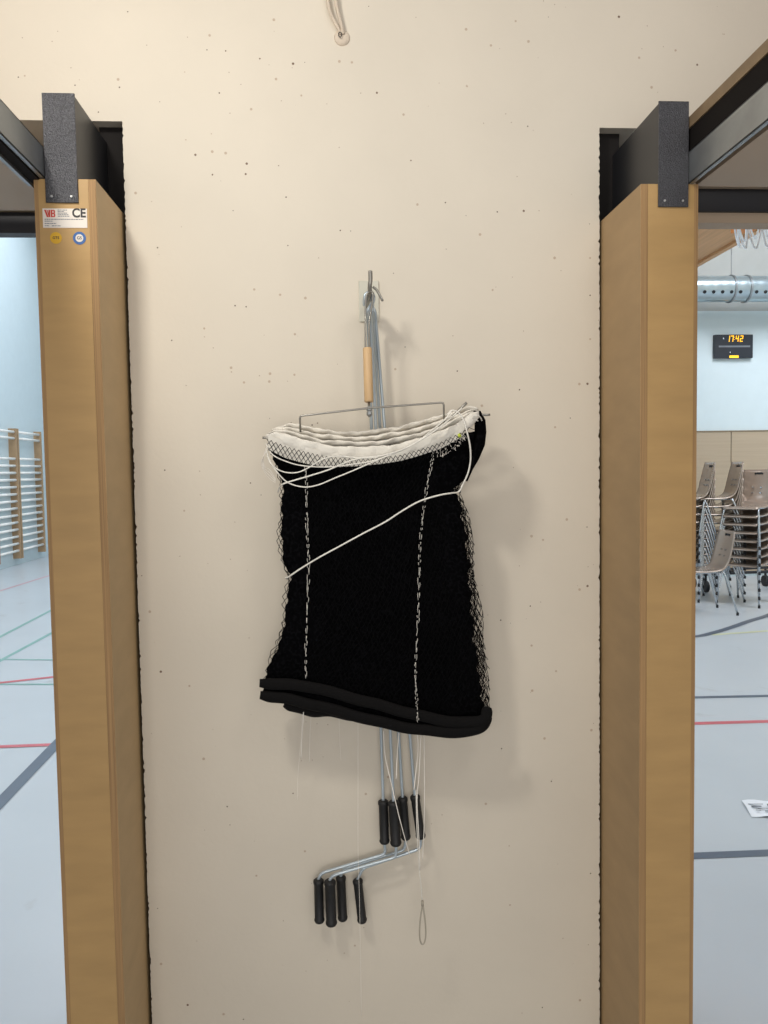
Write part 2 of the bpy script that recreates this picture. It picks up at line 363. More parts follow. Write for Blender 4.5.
# ------------------------------------------------------------------ wall anchor with nylon loop at the top
t = thing('cord_anchor', 'pale looped cord hanging from a cream anchor high on the wall', 'anchor', P(341, 36, 0))
bm = B(); c = P(342, 38, 0)
for k in range(1):
    tube(bm, [c+Vector((0, .004, 0)), c+Vector((0, -.003, 0)), c+Vector((0, -.006, 0))], lambda s: (.022, .019, .012)[min(2, int(s*2+.5))], 18)
obj('plaster_boss', bm, M['trowel'], t, sm=True)
tubeobj('nylon_strand', [P(326, -14, -.012), P(328, 2, -.012), P(331, 14, -.012), P(338, 28, -.010), P(341, 34, -.006)], .0045, M['trowel'], t)
tubeobj('nylon_strand', [P(335, -14, -.016), P(336, 2, -.016), P(339, 16, -.015), P(342, 27, -.012), P(343, 34, -.006)], .0045, M['trowel'], t)
bm = B(); c = P(340.5, 35, -.009); tube(bm, [c+Vector((.004*math.cos(a)-.001, -.002, .006*math.sin(a))) for a in [2*PI*k/14 for k in range(14)]], .0011, 6, closed=True); obj('small_eye', bm, M['dark_ink'], t, sm=True)
# ------------------------------------------------------------------ wall hook
hk = thing('wall_hook', 'pale rectangular wall plate with a steel hook pointing up, above the net', 'hook', P(369, 302, 0))
a, b = P(358.6, 281, -.0), P(379, 322, -.0)
boxobj('plate', (a.x, -.005, b.z), (b.x, 0, a.z), M['plate'], hk, bevel=.0012)
AY = -.125
HX = P(369.8, 295, AY)
tip = P(370.3, 271, AY-.012)
tubeobj('hook_arm', [(HX.x-.002, -.005, HX.z-.002), (HX.x-.002, -.03, HX.z-.002), (HX.x-.001, AY+.03, HX.z), (HX.x, AY+.006, HX.z+.004), (HX.x, AY-.008, HX.z+.02), (tip.x, AY-.011, tip.z-.02), (tip.x, AY-.012, tip.z)], .0052, M['wire'], hk, n=12)
# ------------------------------------------------------------------ cranks
def grip(name, pa, pb, r, parent):
    bm = B(); pa, pb = Vector(pa), Vector(pb)
    pts = [pa+(pb-pa)*k for k in (0, .03, .05, .1, .12, .5, .9, .92, .96, 1)]
    rad = [.8, 1.12, 1.15, 1.12, 1, 1, 1, 1.1, 1.12, .9]
    it = {i/9: rad[i] for i in range(10)}
    tube(bm, pts, lambda s: rad[int(round(s*9))]*r, 14); return obj(name, bm, M['grip'], parent, sm=True)
cr = [
 # y offset, top x, rod top-of-grip, grip top, grip bottom, corner, far corner, lower grip top/bottom
 (-.034, (368, 322), (382.6, 800), (383.2, 800), (384.6, 843), (385.5, 854), (321, 873), (318.5, 879), (319.5, 922), .0122, 'first from the left'),
 (-.050, (371, 322), (393, 800), (393.5, 801), (396, 845), (396.2, 857), (332, 875.5), (329.8, 880), (331.5, 925), .0135, ''),
 (-.020, (373.5, 322), (402, 797), (402.5, 797), (406, 839), (404.6, 850), (343, 869), (340.8, 876), (342.8, 920), .0118, ''),
 (-.032, (376, 322), (414, 795), (414.8, 795), (421, 838), (420.5, 848.5), (363, 868), (357.5, 879), (362.3, 922), .0118, ''),
]
labels = ['metal crank with black grips, its lower grip farthest left in the hanging bunch',
          'metal crank with black grips, its lower grip second from left and hanging lowest',
          'metal crank with black grips, its lower grip third from left, set behind its neighbours',
          'metal crank with black grips, its upper and lower grips tilted and apart at the right']
for i, (Y, tp, rtop, ga, gb, k1, k2, la, lb, gr, _) in enumerate(cr):
    t = thing('crank', labels[i], 'crank', P(*la, Y), 'cranks hung from the wall hook')
    hy = AY+.012+i*.018
    e = HX+Vector((0, 0, 0)); 
    hook = [(e.x-.010, hy, e.z-.012), (e.x-.011, hy, e.z+.002), (e.x-.002, hy, e.z+.0088), (e.x+.008, hy, e.z+.004), (e.x+.009, hy, e.z-.012), tuple(P(tp[0]-1, 312, hy)), tuple(P(*tp, (hy+Y)/2))]
    pts = smooth(hook, 5)
    pts += [P(*tp, (hy+Y)/2)*(1-s)+P(*ga, Y)*s for s in (.3, .6, 1)] + [P(*gb, Y)]
    q1, q2 = P(*k1, Y), P(*k2, Y)
    d1_ = (q2-q1).normalized(); up_ = (P(*gb, Y)-q1).normalized(); dn = (P(*la, Y)-q2).normalized()
    pts += smooth([q1+up_*.012, q1+up_*.003+d1_*.003, q1+d1_*.012], 4)
    pts += smooth([q2-d1_*.012, q2-d1_*.003+dn*.003, q2+dn*.010], 4)
    pts += [P(*la, Y), P(*lb, Y)]
    cl = [pts[0]]
    for p in pts[1:]:
        if (Vector(p)-Vector(cl[-1])).length > .0008: cl.append(p)
    bm = B(); tube(bm, cl, .0041, 10); obj('rod', bm, M['zinc'], t, sm=True)
    grip('upper_grip', P(*ga, Y), P(*gb, Y), gr, t); grip('lower_grip', P(*la, Y), P(*lb, Y), gr, t)
# ------------------------------------------------------------------ net carrier
NY = -.165
hg = thing('net_hanger', 'wire net hanger with a wooden handle and a bent crossbar', 'hanger', P(371, 410, NY))
Yh = AY-.004
for dx, ox in ((-1.9, -3), (1.9, 4)):
    tubeobj('loop_wire', [P(371.5, 291, Yh), P(369.5+ox*.9, 295, Yh-.006), P(368.3+dx*1.5, 310, Yh), P(367.2+dx, 325, Yh-.004), P(367.3+dx, 350, Yh-.01)], .0022, M['wire'], hg)
tubeobj('pin', [P(373, 287, AY-.002), P(377, 290.5, AY-.004), P(382.8, 301, AY-.006)], .0030, M['wire'], hg)
bm = B(); pa, pb = P(367.4, 348, Yh-.01), P(368.9, 402, NY+.01)
tube(bm, [pa+(pb-pa)*k for k in (0, .01, .5, .99, 1)], lambda s: .0108 if .1 < s < .9 else .0098, 20); obj('wooden_handle', bm, M['handle'], hg, sm=True)
n0, n1 = P(369, 402, NY+.01), P(369.4, 417, NY)
tubeobj('stem', [n0, n1], .0032, M['wire'], hg, k=0)
bm = B()
for s0, s1 in ((.35, .6), (.68, .88)): tube(bm, [n0.lerp(n1, s0), n0.lerp(n1, s1)], .0065, 6)
obj('nut', bm, M['galv'], hg)
def bendy(pts, rad):
    out = [pts[0]]
    for i in range(1, len(pts)-1):
        a, b, c = pts[i-1], pts[i], pts[i+1]
        p, q = b+(a-b).normalized()*rad, b+(c-b).normalized()*rad
        out += [p, p.lerp(b, .5).lerp(b.lerp(q, .5), .5), q]
    return out+[pts[-1]]
bar_pts = [P(300.5, 432, NY+.01), P(299.8, 416, NY), P(369.2, 408, NY), P(443.6, 402.5, NY), P(444.3, 425, NY+.01)]
bm = B(); tube(bm, bendy(bar_pts, .006), .0024, 8); obj('crossbar', bm, M['wire'], hg, sm=True)
bm = B(); tube(bm, smooth([P(262.5, 437.6, NY), P(276, 439, NY), P(320, 449, NY), P(370, 452, NY), P(420, 444, NY), P(472, 418, NY), P(490, 414.6, NY)], 6), .0028, 8); obj('net_rod', bm, M['wire'], hg, sm=True)
bm = B(); tube(bm, [P(452, 417, NY+.05), P(466.5, 402.8, NY+.02)], .0034, 8); obj('net_rod', bm, M['wire'], hg, sm=True)
# ------------------------------------------------------------------ badminton net
def PN(x, y, Y=0.0):                                    # the bundle leans back to the wall towards its bottom
    return P(x, y, Y+.05*max(0, min(1, (y-430)/290)))
net = thing('badminton_net', 'folded black badminton net with white top tape hanging on the wall', 'net', P(375, 725, -.13))
Lk = [(432, 270), (443, 267.5), (455, 270), (470, 275), (485, 281), (492, 279.5), (510, 278), (530, 277), (550, 278), (565, 280), (574, 285), (579, 288), (586, 285), (600, 283), (620, 281), (637, 277), (655, 270), (668, 265.5), (680, 262), (700, 262)]
Rk = [(412, 482), (425, 482.5), (445, 483), (458, 478), (470, 470), (480, 464.5), (491, 459), (500, 463), (510, 467), (530, 471.5), (545, 473.5), (565, 475.5), (600, 479), (635, 484), (655, 487.5), (690, 490), (712, 491), (722, 489)]
def interp(t, y):
    if y <= t[0][0]: return t[0][1]
    for (a, b), (c, d) in zip(t, t[1:]):
        if y <= c: return b+(d-b)*(y-a)/(c-a)
    return t[-1][1]
NT, NB = 444, None
def rowpt(u, v, inset=0.0, thick=.03, amp=1.0, Yc=-.15):
    # v 0..1 down the net, u angle around the bundle; the rows tilt from top to bottom
    yl = 440+v*(697-440); yr = 430+v*(722-430)
    xl = interp(Lk, yl)+inset; xr = interp(Rk, yr)-inset
    s = math.cos(u); q = math.copysign(abs(s)**.8, s)
    f = (q+1)/2
    px = xl+(xr-xl)*f; sag = 16*(1-v)*(1-(2*f-1)**2)
    py = yl+(yr-yl)*f+sag
    tk = thick*(.75+.35*math.sin(PI*v))*abs(math.sin(u))**.7
    Y = Yc+(-tk if math.sin(u) > 0 else tk*.8)+.004*amp*math.sin(9*f+5*v)*math.sin(3*v*PI+f*4)
    return PN(px, py, Y)
INL = [(440, 2), (490, 2.5), (530, 4.5), (570, 4.5), (600, 3.5), (650, 5), (680, 2)]; INR = [(440, 3), (485, 3), (515, 6), (590, 8), (640, 11), (680, 9), (705, 1)]
bm = B(); NU, NV = 72, 80; grid = []
for j in range(NV+1):
    v = j/NV
    ins = 0
    ring = []
    for i in range(NU):
        u = 2*PI*i/NU; yy = 440+v*265; nz_ = .9*math.sin(yy*.5)+.8*math.sin(yy*.23+1)
        ins = interp(INL, yy)+nz_ if math.cos(u) < 0 else interp(INR, yy)+nz_*1.6
        base = rowpt(u, v, ins*abs(math.cos(u))**.5, .024)
        ring.append(bm.verts.new(base))
    grid.append(ring)
for j in range(NV):
    for i in range(NU): bm.faces.new((grid[j][i], grid[j][(i+1) % NU], grid[j+1][(i+1) % NU], grid[j+1][i]))
bm.faces.new(grid[0]); bm.faces.new(grid[-1][::-1])
obj('folded_mesh', bm, M['core'], net, sm=True)
def seg(bm, a, b, r=.0006):
    d = (b-a); L = d.length
    if L < 1e-6: return
    d /= L; s = d.cross(Vector((0, 1, .3))).normalized(); q = d.cross(s); vs = []
    for p in (a, b): vs.append([bm.verts.new(p+(s*math.cos(2*PI*k/3)+q*math.sin(2*PI*k/3))*r) for k in range(3)])
    for k in range(3): bm.faces.new((vs[0][k], vs[0][(k+1) % 3], vs[1][(k+1) % 3], vs[1][k]))
bm = B()
for lay, (ins, yo) in enumerate(((0, -.03), (1.6, -.024), (3.5, -.018), (.8, .018), (4.5, .024))):
    NUu, NVv = 44, 56
    jit = [[(random.uniform(-.25, .25), random.uniform(-.2, .2)) for _ in range(NUu+2)] for _ in range(NVv+2)]
    def nd(i, j):
        a, b = jit[j][max(0, min(NUu, i))]
        f = max(0, min(1, (i+.5*(j % 2)+a+lay*.27)/NUu)); q = 2*f-1; v = max(0, min(1, (j+b)/NVv))
        yl = 440+v*(697-440); yr = 430+v*(722-430); w_ = ins+1.3*math.sin(j*.5+lay*2.1)
        xl = interp(Lk, yl)+w_; xr = interp(Rk, yr)-w_-(lay % 2)*1.5*math.sin(j*.31)
        sag = 16*(1-v)*(1-q*q); bulge = (1-abs(q)**3)
        return PN(xl+(xr-xl)*f, yl+(yr-yl)*f+sag, -.15+yo*bulge*(.8+.4*math.sin(PI*v)))
    for j in range(NVv):
        for i in range(NUu):
            if lay > 0 and 10 < i < 30: continue
            o_ = (i if j % 2 == 0 else i+1); p = nd(i, j)
            seg(bm, p, nd(o_, j+1), .00085)
            if o_ > 0: seg(bm, p, nd(o_-1, j+1), .00085)
o = obj('net_mesh', bm, M['net'], net)
# tape: five folded layers
FR = [(267, 433, 440), (276, 431, 444), (290, 435, 449), (305, 440, 453), (322, 444, 457), (340, 446, 459.5), (360, 447, 460.5), (380, 446, 459.5), (400, 443, 456.5), (420, 438, 451), (440, 431, 444), (458, 422, 435.5), (472, 413, 427), (479, 409, 420)]
BKtop = [(275, 427), (290, 422.5), (305, 425.5), (322, 429.5), (340, 431), (360, 431.5), (380, 429), (400, 425.5), (420, 421), (440, 415.5), (458, 409.5), (470, 406), (477, 407)]
def fint(x): 
    top = interp([(a, b) for a, b, c in FR], x); bot = interp([(a, c) for a, b, c in FR], x); return top, bot
def layer(k, K, name):
    s = k/(K-1)                   # 0 front .. 1 back
    Y = -.196+.08*s
    x0 = 266+[0, 2, 6, 9][k]; x1 = 479-[0, 1, 2, 1][k]
    bm = B(); rings = []; N = 72
    for i in range(N+1):
        x = x0+(x1-x0)*i/N; ft, fb = fint(x); bt = interp(BKtop, x)
        top = ft+(bt-ft)*s+.5*math.sin(i*.33+k*2); bot = (fb if k == 0 else top+6.0)
        e = math.sin(PI*min(1, (i+.6)/4)/2)*math.sin(PI*min(1, (N-i+.6)/4)/2)
        mid = (top+bot)/2; hh = (bot-top)/2*(.5+.5*e)
        wob = .4*math.sin(i*.62+k*2.1)+.3*math.sin(i*1.7+k)
        ring = []
        for q in range(16):
            a = 2*PI*q/16; cz, sx_ = math.cos(a), math.sin(a)
            ty = (.006 if k == 0 else .010)*(1+.3*math.sin(i*.9+k*1.3+q*.5))*(.5+.5*e)
            tuck = .006*(1-cz)/2 if k == 0 else .012*(1-cz)/2
            ring.append(bm.verts.new(PN(x+.4*math.sin(q+i*.3), mid-hh*math.copysign(abs(cz)**.8, cz)+wob*(1 if cz > 0 else .4), Y+tuck-ty*math.copysign(abs(sx_)**.9, sx_)+.002*math.sin(i*.45+k)+.001*math.sin(i*1.9))))
        rings.append(ring)
    for a, b in zip(rings, rings[1:]):
        for q in range(16): bm.faces.new((a[q], a[(q+1) % 16], b[(q+1) % 16], b[q]))
    bm.faces.new(rings[0]); bm.faces.new(rings[-1][::-1])
    return obj(name, bm, M['tape'], net, sm=True)
for k in range(4): layer(k, 4, 'white_tape')
# lower white strip that shows through the net below the tape
def sheet_strip(name, xs_, top, bot, Y, mt):
    bm = B(); pr_ = None
    for x, a, b in zip(xs_, top, bot):
        v = [bm.verts.new(PN(x, a+(b-a)*k/4, Y+.002*math.sin(x*.2)+.004*k/4)) for k in range(5)]
        if pr_:
            for k in range(4): bm.faces.new((pr_[k], v[k], v[k+1], pr_[k+1]))
        pr_ = v
    return obj(name, bm, mt, net, sm=True)
xs_ = [268+i*4 for i in range(50)]
top_ = [fint(x)[1]-6 for x in xs_]
bot_ = [interp([(268, 449), (285, 458), (305, 463.5), (322, 466.5), (340, 467), (360, 466), (380, 464), (400, 461), (415, 457), (440, 449), (460, 438), (470, 429)], x) for x in xs_]
sheet_strip('inner_tape', xs_, top_, bot_, -.1985, M['tape'])
bm = B()
for i in range(46):
    x = 262+i*4.6
    for sgn in (1, -1):
        pts = []
        for k in range(6):
            xx = x+sgn*k*2.0
            if 266 < xx < 478: pts.append(PN(xx, fint(xx)[1]-1.5+k*(2.9 if xx < 400 else 2.4), -.2035-.001*k))
        for a, b in zip(pts, pts[1:]): seg(bm, a, b, .0008)
obj('net_edge', bm, M['net'], net)
# opened mesh pocket with pale tangle at the upper right, small tag
bm = B()
for i in range(70):
    x = random.uniform(436, 466); y = fint(x)[1]+random.uniform(1, 15-abs(x-448)*.45)
    p = PN(x, y, -.206); seg(bm, p, PN(x+random.uniform(-1.6, 1.6), y+random.uniform(.8, 3), -.2065), .0006)
o = obj('thread_tangle', bm, M['thin'], net); o['label'] = 'pale tangle of threads at the upper right corner of the net'
bm = B(); tube(bm, [PN(458.4, 436, -.207), PN(460.6, 435, -.209)], .0045, 8); obj('yellow_tag', bm, M['tag'], net)
# black fold at the upper right
bm = B(); rings = []
for i, (x, y, hw) in enumerate([(477, 412, 4), (480, 420, 5.5), (480.5, 432, 6), (479.5, 445, 5.5), (475, 458, 4.5), (470, 468, 3.5), (465, 480, 3)]):
    rings.append([bm.verts.new(PN(x+hw*math.cos(a), y+1.5*math.sin(2*a), -.165-.02*math.sin(a))) for a in [2*PI*k/12 for k in range(12)]])
for a, b in zip(rings, rings[1:]):
    for q in range(12): bm.faces.new((a[q], a[(q+1) % 12], b[(q+1) % 12], b[q]))
bm.faces.new(rings[0]); bm.faces.new(rings[-1][::-1])
obj('side_fold', bm, M['core'], net, sm=True)
# bottom band: two folds
def fold(name, pts, half, Y, th, mt=M['band']):
    c = smooth([Vector((x, y, 0)) for x, y in pts], 6); bm = B(); rings = []; N = len(c)
    for i, p in enumerate(c):
        t_ = (c[min(i+1, N-1)]-c[max(i-1, 0)]).normalized(); nrm = Vector((-t_.y, t_.x, 0))
        e = min(1, (i+.8)/3, (N-i-.2)/3); hh = (half(i/(N-1)) if callable(half) else half)*(.6+.4*e)
        ring = []
        for q in range(12):
            a = 2*PI*q/12; k = math.copysign(abs(math.cos(a))**.6, math.cos(a))
            pp = p+nrm*hh*k+Vector((0, .5*math.sin(i*.7), 0)); ring.append(bm.verts.new(PN(pp.x, pp.y, Y-th*math.sin(a)+.002*math.sin(i*.5))))
        rings.append(ring)
    for a, b in zip(rings, rings[1:]):
        for q in range(12): bm.faces.new((a[q], a[(q+1) % 12], b[(q+1) % 12], b[q]))
    bm.faces.new(rings[0]); bm.faces.new(rings[-1][::-1]); return obj(name, bm, mt, net, sm=True)
fold('bottom_band', [(259.5, 683), (285, 684.5), (310, 687), (345, 696), (375, 704), (405, 712), (435, 719), (465, 722.5), (484, 719), (487.5, 707)], 5.8, -.192, .008)
fold('bottom_band', [(260, 695), (285, 698.5), (310, 704), (345, 713), (380, 722), (410, 728), (440, 731.5), (468, 731.5), (483, 725), (488, 714)], 5.8, -.184, .012)
fold('bottom_band', [(284, 704), (298, 709), (315, 712.5), (335, 713), (360, 719)], 4.5, -.16, .02)
fold('bottom_band', [(268, 690), (300, 695), (345, 706), (400, 722), (440, 727), (480, 722)], 7, -.15, .028, M['core'])
# dashed white stitching
def stitch(pts, wob):
    c = smooth([PN(x, y, Y) for x, y, Y in pts], 16); bm = B()
    for st in range(2):
        i = st*2
        while i < len(c)-3:
            L = random.choice((1, 2, 2, 3))
            a, b = c[i], c[min(i+L, len(c)-1)]
            off = Vector((random.uniform(-1, 1)*.0018+(.0015 if st else -.0015), -.0015, 0))
            tube(bm, [a+off, a.lerp(b, .5)+off*1.1+Vector((0, -.001, 0)), b+off*.6], .00062, 5)
            i += L+random.choice((0, 1, 1, 2))
    return obj('stitch_line', bm, M['cord'], net, sm=True)
stitch([(306, 466, -.196), (306.5, 500, -.188), (307.5, 540, -.19), (308.5, 570, -.193), (307, 610, -.194), (306, 650, -.194), (306, 680, -.202)], 0)
stitch([(434, 448, -.196), (431, 465, -.192), (425, 498, -.188), (421, 530, -.19), (419, 570, -.193), (418.5, 610, -.194), (416, 650, -.195), (415.5, 680, -.196), (417, 705, -.20), (418, 722, -.205)], 0)
# cords
def cord(name, pts, r=.0021, mt=M['cord'], Y=-.212, label=None, n=7):
    o = tubeobj(name, [PN(p[0], p[1], p[2] if len(p) > 2 else Y) for p in pts], r, mt, net, n=n)
    if label: o['label'] = label
    return o
cord('tie_cord', [(288, 579, -.13), (285.5, 578, -.165), (289, 576.5, -.185), (300, 569, -.198), (318, 558), (340, 546), (362, 534), (385, 522), (402, 511), (420, 501), (440, 495), (452, 493, -.205), (459, 491.5, -.19), (463, 484, -.19), (468, 473, -.195), (470.5, 460, -.2), (470, 446, -.208), (467, 432), (463, 419), (458, 412.5), (452, 410.5, -.214), (447, 415, -.214)], .0020, label='white cord tied diagonally around the folded net')
cord('loose_cord', [(266, 448, -.19), (269, 459, -.2), (275, 469.5), (287, 482), (303, 487), (318, 485), (335, 478), (351, 471.5), (380, 459), (400, 451), (420, 440, -.216), (440, 424, -.217), (452, 411, -.216)], .0016)
cord('loose_cord', [(266, 444, -.195), (273, 455), (289, 462.5), (305, 466), (328, 467), (351, 464.5), (372, 461), (392, 454), (415, 443, -.218), (436, 427, -.22), (452, 414, -.22)], .0014)
cord('loose_cord', [(267, 456, -.19), (273, 466), (284, 472), (297, 472.5), (308, 468), (319, 461), (328, 457.5), (340, 456.2), (360, 458), (378, 457.5)], .0015)
cord('loose_cord', [(278, 492, -.17), (279.5, 487, -.19), (283, 484), (292, 481), (309, 476), (328, 470), (347, 462), (362, 458), (385, 455), (410, 446, -.218), (440, 427, -.219), (462, 408, -.212)], .0018)
for k in range(4):
    cord('loose_cord', [(267, 447+k, -.18), (263.5-k*.7, 456+k*2, -.17), (264.5, 466+k*2, -.165), (270, 470+k*3, -.16), (276, 480+k, -.16)], .0006, M['thin'])
cord('loose_cord', [(478, 421, -.19), (472.5, 418, -.2), (476, 415, -.205), (480, 417, -.2), (482, 421, -.18)], .0016)
# hanging tails below
cord('thread_tail', [(303.5, 712, -.18), (303, 722, -.17), (302, 735, -.13), (301, 758, -.11)], .0012, M['thin'])
cord('thread_tail', [(302.5, 714, -.17), (301.5, 728, -.15), (300.5, 745, -.12), (298, 775, -.11), (297.5, 800, -.11)], .0004, M['thin'])
cord('thread_tail', [(311, 716, -.16), (310, 735, -.12), (309.5, 762, -.10)], .0006, M['thin'])
cord('thread_tail', [(339, 718, -.15), (340, 745, -.11), (341, 760, -.10)], .0004, M['thin'])
cord('thread_tail', [(358, 720, -.15), (358, 775, -.11), (358, 850, -.128), (359.5, 900, -.13), (360.5, 960, -.11), (361.5, 1016, -.10)], .0005, M['thin'])
cord('thread_tail', [(383.5, 731, -.15), (385, 755, -.13), (390, 778, -.13), (398, 812, -.135), (404, 835, -.13), (410, 856, -.12)], .0012, M['thin'])
cord('thread_tail', [(399, 733, -.15), (397.5, 750, -.13), (396.2, 779, -.13)], .0014, M['thin'])
cord('thread_tail', [(417.5, 734, -.15), (418, 752, -.13), (415.5, 775, -.125), (414, 790, -.125)], .0014, M['thin'])
cord('thread_tail', [(424, 734, -.15), (424.5, 790, -.13), (424, 830, -.13), (422.5, 860, -.13)], .001, M['thin'])
cord('thread_tail', [(421, 734, -.15), (419, 775, -.13), (417, 800, -.13), (419, 840, -.13), (420, 870, -.13)], .0012, M['thin'])
cord('pull_cord', [(416, 790, -.13), (417, 830, -.13), (419, 865, -.12), (421, 885, -.115), (422.3, 901, -.11)], .0013, label='thin pale cord ending in a small closed loop')
bm = B(); tube(bm, [P(422.3, 901, -.11), P(422.5, 906, -.11)], .0034, 8)
lp = [P(422.6+4.3*math.sin(t_)*(.35+.65*max(0, (1-math.cos(t_))/2)), 925.5-19*math.cos(t_), -.11) for t_ in [2*PI*k/28 for k in range(28)]]
tube(bm, lp, .0019, 6, closed=True)
obj('cord_loop', bm, M['loopm'], net, sm=True)
# ------------------------------------------------------------------ gym: wall bars
def wall_bars(pxa, pxb, label):
    Xf = -5.42
    ya = CAM.y + (Xf-CAM.x)*(ray(pxa, 500).y/ray(pxa, 500).x); yb = CAM.y + (Xf-CAM.x)*(ray(pxb, 500).y/ray(pxb, 500).x)
    t = thing('wall_bars', label, 'wall bars', (-5.48, (ya+yb)/2, 0), 'wall bars along the gym wall')
    ztop = 2.36
    for y in (ya+.02, yb-.02): boxobj('upright', (-5.55, y-.02, .12), (Xf, y+.02, ztop), M['oak'], t)
    zs = [ztop-.06, ztop-.17]+[ztop-.52-.1215*k for k in range(14)]
    for z in zs:
        bm = B(); tube(bm, [(Xf-.035, ya+.04, z), (Xf-.035, yb-.04, z)], .022, 8); obj('rung', bm, M['rung'], t, sm=True)
    return t
wall_bars(-26, -3, 'oak wall bars with pale rungs on the gym wall, nearest bay at the left edge')
wall_bars(-3, 19.5, 'oak wall bars with pale rungs on the gym wall, middle bay')
wall_bars(20.5, 44, 'oak wall bars with pale rungs on the gym wall, bay beside the plywood post')
# ------------------------------------------------------------------ gym: duct, beam, hoop, clock
dc = P(732, 289, 7.85)
dt = thing('ventilation_duct', 'round metal ventilation duct high along the back wall of the gym', 'duct', (dc.x, 7.85, dc.z))
R_ = .165; bm = B(); x = 2.2; pts = []
while x < 9.6: pts.append((x, 7.85, dc.z)); x += .04
i_ = [0]
def rr_(s):
    k = int(round(s*(len(pts)-1))); return R_*(1.0 if k % 3 else 1.012)
tube(bm, pts, rr_, 36); obj('duct_tube', bm, M['duct'], dt, sm=True)
for fx in (736, 751.5):
    c = P(fx, 289, 7.7); bm = B(); tube(bm, [(c.x-.012, 7.85, dc.z), (c.x-.010, 7.85, dc.z), (c.x+.010, 7.85, dc.z), (c.x+.012, 7.85, dc.z)], R_+.014, 36)
    obj('joint_ring', bm, M['galv'], dt)
for i in range(12):
    if i in (5,): continue
    c = P(705+i*9-(2 if i > 5 else 0), 292.3, 7.69); d = Vector((0, -1, -.47)).normalized(); bm = B()
    b0 = Vector((c.x, 7.85, dc.z))+d*(R_-.004); tube(bm, [b0, b0+d*.012], .022, 12); obj('air_nozzle', bm, M['rubber'], dt)
bm = B(); cw = P(731.5, 262, 7.85); tube(bm, [(cw.x, 7.85, dc.z+R_*.95), (cw.x, 7.85, 6.6)], .008, 6); obj('hanger_wire', bm, M['galv'], dt)
e1 = ray(702, 258); e2 = ray(738, 240)
zb_ = 2.55; p1 = CAM+e1*(zb_/e1.z); p2 = CAM+e2*(zb_/e2.z); xb = (p1.x+p2.x)/2
bm = B(); box(bm, (xb-1.3, TH, EYE+zb_), (xb, GY, EYE+zb_+.5)); struct('beam', bm, M['glulam'])
bm = B(); box(bm, (xb, TH, EYE+zb_-.03), (xb+.07, GY, EYE+zb_+.5)); struct('trim_15', bm, M['glulam'])
HY = 4.6; hc = P(762, 219.5, HY)
hp = thing('basketball_hoop', 'basketball hoop with gathered white net hanging high in the gym opening', 'hoop', (hc.x, HY, hc.z))
bm = B(); tube(bm, [(hc.x+.225*math.cos(a), HY+.225*math.sin(a), hc.z) for a in [2*PI*k/32 for k in range(32)]], .011, 8, closed=True); obj('rim', bm, M['orange'], hp, sm=True)
bm = B(); box(bm, (hc.x-.6, HY+.31, hc.z+.08), (hc.x+.9, HY+.34, hc.z+.98)); obj('backboard', bm, M['paper'], hp, bevel=.01)
bm = B(); box(bm, (hc.x-.09, HY+.215, hc.z-.01), (hc.x+.09, HY+.36, hc.z+.05)); obj('rim_bracket', bm, M['orange'], hp)
bm = B(); tube(bm, [(hc.x, HY+.37, hc.z+.1), (hc.x, HY+.37, 6.6)], .03, 8); obj('ceiling_pole', bm, M['galv'], hp)
bm = B(); n_ = 12
for k in range(n_):
    for sg in (1, -1):
        pts = []
        for q in range(7):
            s_ = q/6; a = 2*PI*(k+sg*s_*.5)/n_; r_ = .222*(1-.2*s_); pts.append((hc.x+r_*math.cos(a), HY+r_*math.sin(a), hc.z-.20*math.sin(s_*PI/2)))
        tube(bm, pts, .008, 5)
obj('hoop_net', bm, M['paper'], hp)
a, b = P(715, 334.5, GY-.06), P(753, 358, GY-.06)
ck = thing('digital_clock', 'black digital wall clock showing amber digits 17:42', 'clock', ((a.x+b.x)/2, GY-.03, b.z))
boxobj('housing', (a.x, GY-.06, b.z), (b.x, GY, a.z), M['board'], ck, bevel=.008)
CW, CH = b.x-a.x, a.z-b.z
def seg7(ch, x, z, w, h):
    S = {'1': 'bc', '7': 'abc', '4': 'fgbc', '2': 'abged'}[ch]; t_ = h*.13; out = []
    sh = lambda zz: (zz-z)*.12
    R7 = {'a': (x, z+h-t_, x+w, z+h), 'g': (x, z+h/2-t_/2, x+w, z+h/2+t_/2), 'd': (x, z, x+w, z+t_),
          'b': (x+w-t_, z+h/2, x+w, z+h), 'c': (x+w-t_, z, x+w, z+h/2), 'f': (x, z+h/2, x+t_, z+h), 'e': (x, z, x+t_, z+h/2)}
    bm = B()
    for s in S:
        x0, z0, x1, z1 = R7[s]; y = GY-.0625
        vs = [bm.verts.new((p+sh(q), y, q)) for p, q in ((x0, z0), (x1, z0), (x1, z1), (x0, z1))]; bm.faces.new(vs)
    return bm
dh = CH*.26; dw = CW*.078; zz = a.z-CH*.31
for ch, fx in (('1', .30), ('7', .395), ('4', .53), ('2', .645)):
    obj('digit', seg7(ch, a.x+CW*fx, zz, dw, dh), M['digit'], ck)
for q in (.3, .68):
    bm = B(); box(bm, (a.x+CW*.498, GY-.063, zz+dh*q), (a.x+CW*.508, GY-.0605, zz+dh*(q+.1))); obj('colon_dot', bm, M['digit'], ck)
bm = B(); box(bm, (a.x+CW*.1, GY-.062, a.z-CH*.54), (a.x+CW*.92, GY-.0605, a.z-CH*.47)); obj('display_strip', bm, M['ink'], ck)
bm = B(); box(bm, (a.x+CW*.38, GY-.0625, b.z+CH*.01), (a.x+CW*.62, GY-.0605, b.z+CH*.11)); obj('lower_display', bm, M['digit'], ck)
bm = B(); box(bm, (a.x+CW*.21, GY-.0625, a.z-CH*.2), (a.x+CW*.235, GY-.0605, a.z-CH*.14)); obj('indicator', bm, M['paper'], ck)
